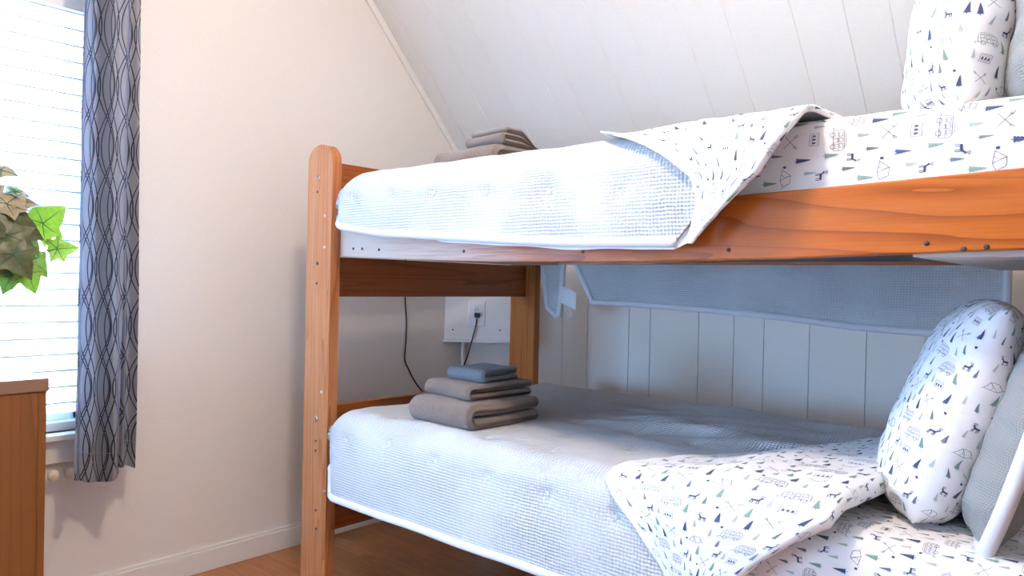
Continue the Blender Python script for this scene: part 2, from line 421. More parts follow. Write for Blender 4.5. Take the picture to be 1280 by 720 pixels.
def decals(mb, P, UV, region=None, orient=0, off=.0011, base=1, seed=0, keep=1.0, scl=.72, mg=.02):
    """lay the printed motifs onto the outer face P; UV in metres along both grid axes (separable)"""
    N = gnorm(P); ua = UV[:, 0, 0]; va = UV[0, :, 1]; iu = np.arange(len(ua)); iv = np.arange(len(va))
    def at(u, v):
        a = np.interp(u, ua, iu); b = np.interp(v, va, iv); i = min(int(a), len(ua)-2); j = min(int(b), len(va)-2); fa = a-i; fb = b-j
        def L(A): return (A[i, j]*(1-fa)+A[i+1, j]*fa)*(1-fb)+(A[i, j+1]*(1-fa)+A[i+1, j+1]*fa)*fb
        return L(P)+L(N)*off
    rr = random.Random(seed)
    U0, U1, V0, V1 = ua[0], ua[-1], va[0], va[-1]
    R = {0: lambda x, y: (x, y), 1: lambda x, y: (y, -x), 2: lambda x, y: (-x, -y), 3: lambda x, y: (-y, x)}[orient]
    ou, ov = rr.random()*.2, rr.random()*.2
    nmax = int(max(U1-U0, V1-V0)/min(TW, TH)/scl)+3
    for a in range(-nmax, nmax):
        for b in range(-nmax, nmax):
            for k, mx, my in TILE:
                x, y = (a*TW+mx+ou+.003*rr.uniform(-1, 1))*scl, (b*TH+my+ov+(a % 2)*TH*.5)*scl
                cu, cv = R(x, y)
                if orient in (1, 2): pass
                cu += (U0+U1)/2; cv += (V0+V1)/2
                if not (U0+mg < cu < U1-mg and V0+mg < cv < V1-mg): continue
                if region and not region(cu, cv): continue
                polys, ink = motif(k)
                th = rr.uniform(-.08, .08); c, s_ = math.cos(th)*scl, math.sin(th)*scl
                for pl in polys:
                    vs = []
                    for (px, py) in pl:
                        qx, qy = R(px*c-py*s_, px*s_+py*c); vs.append(at(cu+qx, cv+qy))
                    mb.add(vs, [tuple(range(len(vs)))], base+ink)
PM = [M_print]+INK

# ------------------------------------------------------------------ setting
YK = 3.07; ZS = lambda y: 2.4-1.057*(y-2.1); ZK = ZS(YK); ZC = 2.75; YC = 2.1-(ZC-2.4)/1.057
def struct(o): o['kind'] = 'structure'; return o
XR, YF = 4.1, -1.6
struct(MB().box((-.15, YF-.1, -.08), (XR+.1, YK+.3, 0)).obj('floor', M_floor, loc=(0, 0, 0)))
# left wall with the window opening
WY0, WY1, WZ0, WZ1 = -1.10, .99, .60, 2.05
wl = MB()
def wbox(y0, y1, z0, z1): wl.box((-.12, y0, z0), (0, y1, z1))
wbox(YF, WY0, 0, ZC); wbox(WY0, WY1, 0, WZ0); wbox(WY0, WY1, WZ1, ZC); wbox(WY1, YK+.1, 0, ZC)
struct(wl.obj('wall_left', M_wall, loc=(0, 0, 0)))
struct(MB().box((XR, YF, 0), (XR+.1, YK+.1, ZC)).obj('wall_right', M_wall, loc=(XR, 0, 0)))
wf = MB(); wf.box((-.12, YF-.1, 0), (.12, YF, ZC)).box((1.18, YF-.1, 0), (XR+.1, YF, ZC)).box((.12, YF-.1, 0), (1.18, YF, .52)).box((.12, YF-.1, 1.38), (1.18, YF, ZC))
struct(wf.obj('wall_front', M_wall, loc=(0, YF, 0)))
wf = MB().box((.12, YF-.095, .52), (1.18, YF-.09, 1.38))
for a_, b_ in (((.12, .52), (.17, 1.38)), ((1.13, .52), (1.18, 1.38)), ((.12, .52), (1.18, .57)), ((.12, 1.33), (1.18, 1.38)), ((.63, .52), (.67, 1.38))): wf.box((a_[0], YF-.09, a_[1]), (b_[0], YF-.04, b_[1]))
struct(wf.obj('added_window', M_white, loc=(.65, YF, .52)))  # added window around the blue fill light, unseen behind the camera
struct(MB().box((-.12, YF-.1, ZC), (XR+.1, YC+.12, ZC+.1)).obj('ceiling', M_wall, loc=(0, 0, ZC)))
grv = [-.02, .30, .395, .556, .80, .918, 1.168, 1.335, 1.47, 1.66, 1.878, 2.08, 2.21, 2.45, 2.61, 2.86, 3.02, 3.3, 3.52, 3.77, 4.12]
kb = MB(); kb.box((0, YK+.006, 0), (XR, YK+.1, ZK+.02))
for a, b in zip(grv, grv[1:]):
    g = .0013
    kb.add([(a+g, YK+.006, 0), (a+2*g, YK, 0), (b-2*g, YK, 0), (b-g, YK+.006, 0), (a+g, YK+.006, ZK), (a+2*g, YK, ZK), (b-2*g, YK, ZK), (b-g, YK+.006, ZK)],
           [(0, 1, 5, 4), (1, 2, 6, 5), (2, 3, 7, 6)])
struct(kb.obj('wall_back', M_panel, loc=(0, YK, 0)))
sl = MB(); nx = np.array([0, -1.057, -1.0]); nx /= np.linalg.norm(nx)
def sp(x, y, d): return (x, y-nx[1]*d, ZS(y)-nx[2]*d)
ya, yb = YC, YK
sl.add([sp(0, ya-.05, .0025), sp(XR, ya-.05, .0025), sp(XR, yb+.08, .0025), sp(0, yb+.08, .0025), sp(0, ya-.05, .1), sp(XR, ya-.05, .1), sp(XR, yb+.08, .1), sp(0, yb+.08, .1)],
       [(0,1,2,3),(4,7,6,5),(0,4,5,1),(1,5,6,2),(2,6,7,3),(3,7,4,0)])
g2 = [-.02, .10, .30, .50, .72, .84, 1.06, 1.20, 1.42, 1.58, 1.80, 1.96, 2.09, 2.30, 2.52, 2.68, 2.9, 3.1, 3.4, 3.6, 3.8, 4.12]
for a, b in zip(g2, g2[1:]):
    g = .0012
    sl.add([sp(a+g*.4, ya, .0025), sp(a+2*g, ya, 0), sp(b-2*g, ya, 0), sp(b-g*.4, ya, .0025), sp(a+g*.4, yb, .0025), sp(a+2*g, yb, 0), sp(b-2*g, yb, 0), sp(b-g*.4, yb, .0025)],
           [(0, 1, 5, 4), (1, 2, 6, 5), (2, 3, 7, 6)])
struct(sl.obj('ceiling_slope', M_panel, loc=(0, 2.1, 2.4)))
# diagonal corner casing between left and back wall
dA, dB = (0., 2.733), (.395, YK)
struct(MB().prism([dA, dB, (0, YK)], lambda a, b, t: (a, b, t), 1.42).obj('trim_2', M_wall, loc=(0, YK, 0)))
dv = np.array([dB[0]-dA[0], dB[1]-dA[1]]); dv /= np.linalg.norm(dv); dn = np.array([dv[1], -dv[0]])
# trim along the slope / left wall
tr = MB()
tr.add([(0.0, y, ZS(y)+d) for y, d in ((YC, 0), (YK, 0), (YK, -.044), (YC, -.044))]+[(.016, y, ZS(y)+d) for y, d in ((YC, 0), (YK, 0), (YK, -.044), (YC, -.044))],
       [(0,1,2,3),(7,6,5,4),(0,4,5,1),(2,6,7,3),(3,7,4,0),(1,5,6,2)])
struct(tr.obj('trim_1', M_trim, loc=(0, YK, ZK), bevel=.003))
bb = MB().box((0, YF, 0), (.014, 2.733, .080)).box((0, YF, .080), (.009, 2.733, .092))
struct(bb.obj('baseboard_left', M_trim, loc=(0, 0, 0), bevel=.002))
struct(MB().box((.4, YK-.014, 0), (XR, YK, .092)).obj('baseboard_back', M_trim, loc=(1, YK, 0), bevel=.002))
# window: frame, sash, glass, sill
win = MB()
win.box((-.12, WY0, WZ0), (-.02, WY0+.03, WZ1)).box((-.12, WY1-.03, WZ0), (-.02, WY1, WZ1)).box((-.12, WY0, WZ1-.03), (-.02, WY1, WZ1)).box((-.12, WY0, WZ0), (-.02, WY1, WZ0+.03))
win.box((-.10, WY0+.03, WZ0+.03), (-.06, WY1-.03, WZ0+.075)).box((-.10, WY1-.07, WZ0+.03), (-.06, WY1-.03, WZ1-.03)).box((-.10, WY0+.03, WZ0+.03), (-.06, WY0+.07, WZ1-.03))
wo = struct(win.obj('window_1', M_white, loc=(0, 0, WZ0), bevel=.003))
MB().box((-.083, WY0+.07, WZ0+.075), (-.078, WY1-.07, WZ1-.06)).obj('window_pane', M_glass, wo)
struct(MB().box((-.06, WY0-.06, WZ0-.022), (.045, WY1+.02, WZ0)).obj('trim_3', M_trim, loc=(0, 0, WZ0), bevel=.005))
struct(MB().box((0, WY0-.04, WZ0-.10), (.016, WY1+.01, WZ0-.022)).obj('trim_4', M_trim, loc=(0, 0, WZ0-.1), bevel=.003))

# ------------------------------------------------------------------ window blind
bl = thing('window_blind', 'closed white slatted blind glowing in the window beside the patterned curtain', 'blind', (-.035, .43, WZ0+.05))
sb = MB(); pitch = .0545; n = 27
for i in range(n):
    zc = .715+i*pitch; prof = []
    for k in range(7):
        t = (k/6-.5); a = math.radians(80); w = .064
        prof.append((-.035+math.cos(a)*t*w+.006*(1-4*t*t)*-1, zc+math.sin(a)*t*w))
    for (a0, b0), (a1, b1) in zip(prof, prof[1:]):
        y0, y1 = WY0+.012, WY1-.012
        sb.add([(a0, y0, b0), (a1, y0, b1), (a1, y1, b1), (a0, y1, b0), (a0-.0022, y0, b0), (a1-.0022, y0, b1), (a1-.0022, y1, b1), (a0-.0022, y1, b0)],
               [(0,1,2,3),(7,6,5,4),(0,3,7,4),(1,5,6,2)])
for i in range(n):
    zc = .715+i*pitch-pitch/2+.002
    sb.box((-.0245, WY0+.012, zc), (-.0225, WY1-.012, zc+.0065), 1)
sb.obj('slats', [M_slat, mat('slat_edge', (.62, .66, .72), .6)], bl)
MB().box((-.052, WY0+.012, .660), (-.022, WY1-.012, .682)).obj('bottom_rail', M_slat, bl, bevel=.003)
MB().box((-.06, WY0+.012, WZ1-.045), (-.005, WY1-.012, WZ1-.001)).obj('head_rail', M_white, bl)
c_ = MB()
for y in (-.9, -.3, .15, .68): c_.tube([(-.012, y, .67), (-.012, y, WZ1-.03)], .0011, seg=5)
c_.obj('ladder_cord', M_white, bl)
# ------------------------------------------------------------------ curtain
cu = thing('curtain', 'grey curtain with dark interlacing wavy lines hanging right of the window', 'curtain', (.17, .93, .46))
def curtain():
    nz, ny = 70, 90; P = np.zeros((ny, nz, 3)); z0, z1 = .468, 2.30
    for i in range(ny):
        t = i/(ny-1)
        for j in range(nz):
            h = j/(nz-1); z = z0+(z1-z0)*h
            wdt = .196+.012*(1-h)*math.sin(3*h+1)
            y = .848+wdt*t-.006*(1-h)
            x = .165+.042*math.cos(2*PI*(t*1.55+.08))*(1-.15*h)+.010*math.sin(2*PI*t*4.1+3*h)
            fold = math.exp(-((t-.74)/.035)**2); x -= .05*fold*(1-.4*h)
            x += .006*fbm((t*2, h*7, 0), (1, 1, 1), 2)
            zz = z-.018*(1-h)*math.sin(2*PI*(t*1.1-.15))*max(0, 1-h*6)
            P[i, j] = (x, y, zz)
    return P
P = curtain(); uv = arc_uv(P)*np.array([1.5, 1])
m = MB(); m.shell(P, .002, 0, uv); m.obj('curtain_panel', M_curt, cu)
hem = MB(); H = P[:, :4].copy(); H[:, :, 0] += .0025; 
hl = [P[i, 3]+np.array([.003, 0, .01]) for i in range(0, 90, 2)]
m = MB(); m.tube(hl, .0009, seg=5, caps=True); m.obj('hem_stitching', mat('stitch', (.34, .33, .40), .7), cu)
rod = thing('curtain_rod', 'thin white curtain rod above the window', 'curtain rod', (.165, .4, 2.32))
MB().tube([(.165, -1.25, 2.312), (.165, 1.09, 2.312)], .010, seg=12).obj('rod', M_white, rod)
for y in (-1.2, 1.06): MB().box((0, y-.01, 2.30), (.165, y+.01, 2.312)).obj('bracket', M_white, rod)
# wall pegs under the sill
for i, (y, lab) in enumerate(((.835, 'small round cream wall knob under the sill, beside the dresser'), (.884, 'small round cream wall knob under the sill, touching the curtain edge'))):
    k = MB(); k.tube([(0.0, y, .468), (.03, y, .468)], .007, seg=10); k.ball((.042, y, .468), .0185, seg=14, sq=(.8, 1, 1))
    tag(k.obj('wall_knob', mat('cream_knob', (.78, .68, .52), .4), loc=(0, y, .468)), lab, 'knob', 'cream knobs below the window sill')

# ------------------------------------------------------------------ dresser
dr = thing('dresser', 'brown wooden dresser with a square-edged top in front of the window', 'dresser', (.26, .2, 0))
DX, DY, DZ = .495, .680, .846
def dbox(n, a, b, mt, bv=.002): return MB().box(a, b).obj(n, mt, dr, bevel=bv)
dbox('top', (.03, -.42, DZ-.036), (DX+.004, DY, DZ), M_dtop, .003)
dbox('side_panel', (.035, DY-.024, .0), (DX-.002, DY-.004, DZ-.036), M_dress)
dbox('side_panel', (.035, -.41, .0), (DX-.002, -.39, DZ-.036), M_dress)
dbox('back_panel', (.036, -.39, .05), (.046, DY-.024, DZ-.036), M_dress)
dbox('front_panel', (DX-.020, -.39, .06), (DX, DY-.024, DZ-.037), M_dress)

# ------------------------------------------------------------------ ivy plant on the dresser
iv = thing('potted_ivy', 'ivy plant with green and tan leaves on the dresser before the bright blind', 'plant', (.30, .46, DZ))
pot = MB(); prof = [(.0, 0), (.05, 0), (.068, .11), (.074, .115), (.074, .125), (.066, .125), (.062, .105), (0, .10)]
PX, PY = .30, .40
seg = 28
pv = [(PX+r*math.cos(2*PI*k/seg), PY+r*math.sin(2*PI*k/seg), DZ+z) for r, z in prof for k in range(seg)]
pot.add(pv, [(i*seg+k, i*seg+(k+1) % seg, (i+1)*seg+(k+1) % seg, (i+1)*seg+k) for i in range(len(prof)-1) for k in range(seg)], smooth=True)
pot.obj('pot', mat('clay', (.42, .2, .11), .7), iv)
OUT = [(0, -.42), (.16, -.36), (.42, -.40), (.34, -.14), (.50, .02), (.28, .12), (.20, .30), (0, .58)]
OUTL = OUT+[(-a, b) for a, b in OUT[-2:0:-1]]
def leaf(mi, c, size, nrm, up, bend=.3, par=iv, vein=True):
    c = Vector(c); nrm = Vector(nrm).normalized(); up = Vector(up); up = (up-nrm*up.dot(nrm)).normalized(); rt = up.cross(nrm)
    mb = MB(); rings = 5; pts = []; uvs = []
    outl = []
    K = len(OUTL)
    for i in range(K):
        a, b = OUTL[i], OUTL[(i+1) % K]
        for q in (0, .5): outl.append((a[0]*(1-q)+b[0]*q, a[1]*(1-q)+b[1]*q))
    K = len(outl)
    def P3(x, y):
        r2 = x*x+y*y
        return c+rt*(x*size)+up*(y*size)+nrm*(-bend*size*r2+.05*size*math.sin(7*x+3)*math.cos(5*y)-.12*size*abs(x)*-1)
    pts.append(P3(0, -.1)); uvs.append((c.x*3+.5, c.y*3+.5))
    for r in range(1, rings+1):
        for (x, y) in outl:
            f = r/rings; pts.append(P3(x*f, -.1+(y+.1)*f)); uvs.append((x*f*.5+c.y*7, y*f*.5+c.z*5))
    fs = [(0, 1+i, 1+(i+1) % K) for i in range(K)]
    for r in range(rings-1):
        fs += [(1+r*K+i, 1+(r+1)*K+i, 1+(r+1)*K+(i+1) % K, 1+r*K+(i+1) % K) for i in range(K)]
    mb.add(pts, fs, 0, uvs, True)
    for tip in ((0, .52), (.44, .02), (-.44, .02), (.36, -.34), (-.36, -.34)):
        ln = [P3(tip[0]*t, -.1+(tip[1]+.1)*t)-nrm*.0004*0+nrm*.0006 for t in np.linspace(0, .88, 6)]
        mb.tube(ln, [.0012, .0011, .001, .0008, .0006, .0004], 1, seg=5)
    return mb.obj('leaf', [M_leaf[mi], M_vein], par)
# placement through picture rays at a chosen distance from the dresser corner
def at_px(u, v, x):
    d = _M @ _ray(u, v); t = (x-2.749)/d[0]; return np.array([2.749, 0, 1.13])+d*t
TOC = Vector((.86, -.15, -.05))
LV = [ # u, v, plane x, size, material, up dir (y, z), tilt
    (58, 276, .34, .135, 1, (.75, .65), (.9, .1, .1)), (76, 311, .36, .085, 1, (.9, .1), (.9, -.2, .3)),
    (24, 283, .40, .150, 0, (.9, -.25), (.9, .3, .35)), (8, 300, .42, .15, 0, (-.2, -.9), (1, -.1, .2)), (30, 300, .38, .12, 3, (.6, -.6), (.9, .2, .4)),
    (12, 252, .38, .125, 2, (.5, .8), (.8, -.2, .7)), (30, 252, .36, .11, 2, (.95, .15), (.5, .1, .95)), (5, 214, .36, .075, 2, (.75, -.5), (.7, -.1, .8)),
    (22, 240, .35, .085, 3, (.85, -.4), (.5, .2, .9)), (44, 328, .37, .11, 3, (.7, -.7), (.9, .3, .2)), (36, 345, .40, .095, 1, (.35, -.9), (.95, .1, .1)),
    (12, 346, .38, .10, 3, (-.3, -.9), (.9, .2, .1)), (4, 325, .36, .13, 0, (.2, -.9), (.9, .1, .3)), (20, 322, .44, .13, 0, (.5, -.8), (.95, -.1, .2)),
    (-14, 280, .34, .14, 3, (-.5, .6), (.9, 0, .3)), (-20, 320, .40, .14, 0, (-.6, -.5), (.9, 0, .2)), (-18, 240, .36, .13, 2, (-.4, .8), (.8, 0, .6)), (-40, 270, .30, .14, 3, (-.8, .2), (.8, .2, .5)), (-38, 320, .33, .13, 1, (-.8, -.4), (.9, .1, .2))]
vines = []
for u, v, x, sz, mi, (uy, uz), nn in LV:
    p = at_px(u, v, x)
    leaf(mi, p, sz*(1.0 if mi == 1 else .92), (nn[0], nn[1], nn[2]), (0, uy, uz))
    a = Vector((PX, PY, DZ+.10)); b = Vector(p); 
    st = MB(); mid = a.lerp(b, .5)+Vector((0, 0, .10)); pts = []
    for t in np.linspace(0, 1, 12): pts.append(a*(1-t)**2+mid*(2*t*(1-t))+b*t*t)
    st.tube(pts, [.0028-.0016*t for t in np.linspace(0, 1, 12)], seg=6); st.obj('vine', M_vein, iv)

# ------------------------------------------------------------------ bunk bed
bk = thing('bunk_bed', 'worn orange pine bunk bed with rounded posts against the panelled wall', 'bunk bed', (1.58, 2.05, 0))
X0, XP = .450, .595; Y0, Y1 = 1.500, 2.600
def post(name_x, y, mt, h=1.596):
    pts = [(0, 0), (.145, 0), (.145, h-.062)]
    for k in range(1, 12):
        a = PI*k/12; pts.append((.0725+.0725*math.cos(a), h-.062+.062*math.sin(a)))
    pts.append((0, h-.062))
    return MB().prism(pts, lambda a, b, t: (name_x+a, y+t, b), .038).obj('post', mt, bk, bevel=.0045)
pf = post(X0, Y0, M_post); post(X0, Y1, M_post2); post(2.583, Y0, M_post2, 1.30+.296); post(2.583, Y1, M_post2)
def disc(mb, c, r, d=.003, ax='y', mi=0, seg=14):
    o = Vector({'y': (0, -1, 0), 'x': (1, 0, 0)}[ax]); c = Vector(c)
    mb.tube([c+o*-.001, c+o*d], r, mi, seg)
for (x, z, r, mt) in ((.513, 1.482, .010, 0), (.509, 1.432, .0045, 1), (.557, 1.346, .005, 0), (.558, 1.238, .006, 0), (.517, 1.182, .006, 1), (.515, 1.112, .0045, 1), (.557, .736, .005, 0),
                      (.527, .640, .010, 0), (.529, .562, .004, 1), (.529, .528, .004, 1), (.537, .321, .0045, 1), (.540, .257, .0045, 1), (.586, .396, .006, 0)):
    b_ = MB(); disc(b_, (x, Y0, z), r, .0018, mi=0); 
    if r > .008: disc(b_, (x, Y0, z), r*.35, .0022, mi=1)
    b_.obj('bolt' if mt == 0 else 'screw_hole', [M_steel if mt == 0 else M_hole, M_hole], bk)
# long rails (the upper front one sags in the middle)
def long_rail(y, z0, h, mt, sag=0., name='side_rail', xa=.470, xb=2.705):
    n = 40; mb = MB(); rows = []
    for i in range(n+1):
        x = xa+(xb-xa)*i/n; s = sag*math.sin(PI*i/n)
        rows += [(x, y, z0-s), (x, y+.038, z0-s), (x, y+.038, z0+h-s), (x, y, z0+h-s)]
    f = [(0, 1, 2, 3), (4*n+3, 4*n+2, 4*n+1, 4*n)]
    for i in range(n):
        for k in range(4): f.append((4*i+k, 4*i+4+k, 4*i+4+(k+1) % 4, 4*i+(k+1) % 4))
    mb.add(rows, f); return mb.obj(name, mt, bk, bevel=.004)
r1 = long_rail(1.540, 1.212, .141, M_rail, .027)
r2 = long_rail(1.540, .384, .140, M_rail2)
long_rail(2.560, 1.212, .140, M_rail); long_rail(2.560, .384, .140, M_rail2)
for x, z in ((.668, 1.233), (.717, 1.232), (.806, 1.228), (1.2, 1.218), (1.629, 1.213), (2.023, 1.212), (2.412, 1.219), (2.472, 1.208), (2.507, 1.211)):
    b_ = MB(); disc(b_, (x, 1.540, z), .0048, .0012); b_.obj('screw_hole', M_hole, bk)
for x, z in ((.755, .405), (.86, .400), (.98, .398)):
    b_ = MB(); disc(b_, (x, 1.540, z), .0045, .0012); b_.obj('screw_hole', M_hole, bk)
for xx in (.502, 2.640):
    for z0, z1 in ((1.400, 1.540), (1.066, 1.207), (.543, .681), (.235, .375)):
        MB().box((xx, 1.538, z0), (xx+.038, 2.600, z1)).obj('foot_rail' if xx < 1 else 'head_rail', M_foot, bk, bevel=.004)
# decks under both mattresses
MB().box((.76, 1.579, 1.222), (2.38, 2.559, 1.236)).obj('deck', M_deck, bk)
MB().box((.541, 1.579, 1.209), (.76, 2.559, 1.223)).obj('deck_end_board', M_deckl, bk)
MB().box((2.38, 1.579, 1.196), (2.62, 2.559, 1.210)).obj('deck_end_board', M_deckl, bk)
MB().box((.541, 1.579, .395), (2.62, 2.559, .412)).obj('deck', M_deck, bk)

# ------------------------------------------------------------------ bedding
def q1(t, r):
    if t > r: return t, 0.
    if t < -r: return 0., -t
    a = (t+r)/(2*r)*PI/2
    return r*(1-math.cos(a)), r*(1-math.sin(a))
def drape(x0, y0, y1, zt, r, x, s, x1=None):
    """x, s: flat cloth coordinates (x along the bed, s=0 at the front edge, up/back positive)"""
    a = x-x0; hx, dx = q1(a, r)
    w = y1-y0
    if s < w/2: hy, dy = q1(s, r); y = y0+hy; sg = 1
    else: hy, dy = q1(w-s, r); y = y1-hy; sg = -1
    X = x0+hx; d = (dx**6+dy**6)**(1/6.)
    if hx < r and hy < r:
        px, py = r-hx, r-hy; m_, e = max(px, py), math.hypot(px, py)
        if e > 0: px *= m_/e; py *= m_/e
        X = x0+r-px; y = (y0+r-py) if sg == 1 else (y1-r+py)
    return np.array([X, y, zt-d])
def tuft(mb_list, p, n, par, sc=1.0):
    mb = MB(); n = Vector(n).normalized(); p = Vector(p)
    t = n.orthogonal().normalized(); b = n.cross(t)
    mb.ball(p+n*.002, .0042*sc, seg=8)
    for k in range(6):
        a = 2*PI*k/6+rnd.random(); L = (.009+.006*rnd.random())*sc
        d = (t*math.cos(a)+b*math.sin(a))
        mb.tube([p+n*.002, p+d*L*.6+n*.007*sc, p+d*L+n*(.003+.006*rnd.random())*sc], [.0012*sc, .001*sc, .0004*sc], seg=5)
    return mb.obj('thread_tuft', mat('tuft', (.72, .70, .66), .9) if 'tuft' not in bpy.data.materials else bpy.data.materials['tuft'], par)
def quilt(label, x0, y0, y1, zt, r, bmin, xr, smax, tufts, hemr, seed, wr, bulge=0., amin=-.20):
    nu, nv = 190, 200
    cc = np.zeros((nu, nv, 2)); P = np.zeros((nu, nv, 3))
    for i in range(nu):
        for j in range(nv):
            tj = j/(nv-1)
            s = None; x = 0
            # iterate once: bmin depends on x, xr on s
            ss = bmin(1.3)+(smax-bmin(1.3))*tj
            x = (x0+amin)+(xr(ss)-(x0+amin))*i/(nu-1)
            s = bmin(x)+(smax-bmin(x))*tj
            cc[i, j] = (x, s); P[i, j] = drape(x0, y0, y1, zt, r, x, s)
    N = gnorm(P)
    D = np.zeros((nu, nv))
    for i in range(nu):
        for j in range(nv):
            x, s = cc[i, j]; p = P[i, j]; d = 0.
            for (tx, ts) in tufts:
                q = (x-tx)**2+(s-ts)**2
                if q < .02: d -= .010*math.exp(-q/(.022**2))+.004*math.exp(-q/(.07**2))
            d += .004*fbm((x, s, 0), (5, 6, 1), 3, seed)
            d += wr(x, s)
            if s < 0: d += bulge*math.sin(PI*min(1, -s/.3))
            D[i, j] = d
    P = P+N*D[:, :, None]
    uv = cc.copy()
    root = MB(); root.shell(P, .010, 0, uv)
    q = root.obj('quilt', M_gauze, loc=(float(x0)+.6, (y0+y1)/2, zt-.3))
    tag(q, label, 'quilt')
    Nn = gnorm(P)
    # hem binding round the border
    ring = [P[0, j]-Nn[0, j]*.004 for j in range(nv-1, -1, -2)]
    ring += [P[i, 0]-Nn[i, 0]*.004+np.array([0, 0, -.004]) for i in range(1, nu, 2)]
    h = MB(); L = len(ring)
    rr = [hemr*(1+.10*noise.noise(Vector((k*.11, seed, 0)))) for k in range(L)]
    h.tube(ring, rr, seg=10); h.obj('hem_binding', M_bind, q)
    for (tx, ts) in tufts:
        k = np.argmin((cc[:, :, 0]-tx)**2+(cc[:, :, 1]-ts)**2); i, j = np.unravel_index(k, (nu, nv))
        tuft(None, P[i, j], Nn[i, j], q)
    return q, P, cc
def fold_patch(q, name, x0, y0, y1, zt, r, rows, off0, rad, seed, orient, wr, nu=90, nv=60, label=None, curl=.006):
    """turned-back part of the quilt: rows = list of (s, x_left, x_right, extra lift)"""
    rs = [a[0] for a in rows]
    ss = np.linspace(rs[0], rs[-1], nu); P = np.zeros((nu, nv, 3)); X = np.zeros((nu, nv))
    base = np.zeros((nu, nv, 3)); offs = np.zeros((nu, nv))
    for i, s in enumerate(ss):
        xl = np.interp(s, rs, [a[1] for a in rows]); xr = np.interp(s, rs, [a[2] for a in rows]); lf = np.interp(s, rs, [a[3] for a in rows])
        R = rad*min(1, (xr-xl)/.12+.15); o1 = off0+2*R+lf
        W_ = max(xr-xl, .004); k = int(nv*.74)
        for j in range(nv):
            if j <= k:
                t = j/k; x = xl+W_*t; tt = min(1, t*W_/max(.10, W_*.6)); o = off0+(o1-off0)*(tt*tt*(3-2*tt))+curl*max(0, 1-t*W_/.09)**1.5*max(0, 1-abs(s+.02)/.24)
            else:
                ph = PI*(j-k)/(nv-1-k); RR = (o1-.002)/2; x = xr+RR*.9*math.sin(ph); o = .002+RR+RR*math.cos(ph)
            X[i, j] = x; offs[i, j] = o
            base[i, j] = drape(x0, y0, y1, zt, r, x, s)
    N = np.zeros_like(base)
    for i, s in enumerate(ss):
        for j in range(nv):
            a = drape(x0, y0, y1, zt, r, X[i, j], s-.006); b = drape(x0, y0, y1, zt, r, X[i, j], s+.006); d = b-a
            n = np.array([0, -d[2], d[1]]); l = np.linalg.norm(n); N[i, j] = n/l if l > 1e-9 else (0, 0, 1)
    for i, s in enumerate(ss):
        for j in range(nv): offs[i, j] += wr(X[i, j], s)+.0035*fbm((X[i, j], s, 0), (9, 6, 1), 3, seed)
    P = base+N*offs[:, :, None]
    P = P.transpose(1, 0, 2).copy()      # axis0 = along x, axis1 = s
    UV = arc_uv(P)
    mb = MB(); mb.shell(P, .004, 0, UV)
    decals(mb, P, UV, orient=orient, seed=seed, scl=.84 if zt > 1 else .70)
    o = mb.obj(name, PM, q)
    if label: o['label'] = label
    edge = [P[0, j] for j in range(0, nu, 1)]
    return o, P
GX = [.95, 1.15, 1.36, 1.57, 1.78]
# ---- lower bunk
def nearest_fold(x, s, fx): return 0
LX0, LY0, LY1, LZ, LR = .620, 1.462, 2.640, .690, .085
low_rows = [(-.285, 1.965, 1.985, 0), (-.24, 1.955, 2.02, 0), (-.18, 1.925, 2.07, 0), (-.10, 1.85, 2.145, .002), (-.04, 1.785, 2.215, .004), (0, 1.755, 2.26, .006), (.10, 1.78, 2.275, .012), (.24, 1.83, 2.29, .02),
            (.40, 1.935, 2.30, .03), (.52, 2.03, 2.305, .032), (.66, 2.10, 2.31, .03), (.80, 2.17, 2.31, .025), (.92, 2.22, 2.31, .012)]
def low_xr(s): return float(np.interp(s, [a[0] for a in low_rows], [a[2]-.03 for a in low_rows]))
def low_wr(x, s):
    m_ = max(0, min(1, (s-.28)/.25))*max(0, min(1, (x-1.15)/.45))
    d = x*.25-s
    return m_*.020*noise.noise(Vector(((x+s*.55)*3.0, (s-x*.30)*14, 4)))+m_*.020*max(0, noise.noise(Vector((x*1.6, s*6+x*2, 9)))) + .016*max(0, min(1, (s-.9)/.15))*max(0, 1-abs(x-1.0)/.7)*0
lt = [(.745, -.085), (.96, -.06), (1.175, -.075), (1.385, -.085), (1.59, -.09), (1.79, -.10)]
lt += [(1.53, .10), (1.30, .09), (1.75, .12), (.90, .10), (1.447, .28), (1.658, .275), (.86, .30), (1.347, .47), (1.749, .46), (1.55, .48), (.95, .72), (1.24, .72), (1.42, .73), (1.626, .74), (1.834, .705), (2.035, .725), (.68, .30), (1.95, .93), (1.55, .93), (1.15, .94), (.8, .94)]
ql, PL_, _ = quilt('pale grey waffle quilt on the lower bunk, its printed side turned back', LX0, LY0, LY1, LZ, LR, lambda x: -.285, low_xr, 1.178+.25, lt, .0135, 3.0, low_wr, .006)
fold_patch(ql, 'turned_back_flap', LX0, LY0, LY1, LZ, LR, low_rows, .010, .012, 11, 0, lambda x, s: 0.004*noise.noise(Vector((x*6, s*14, 2))), label='white printed reverse of the quilt folded back')
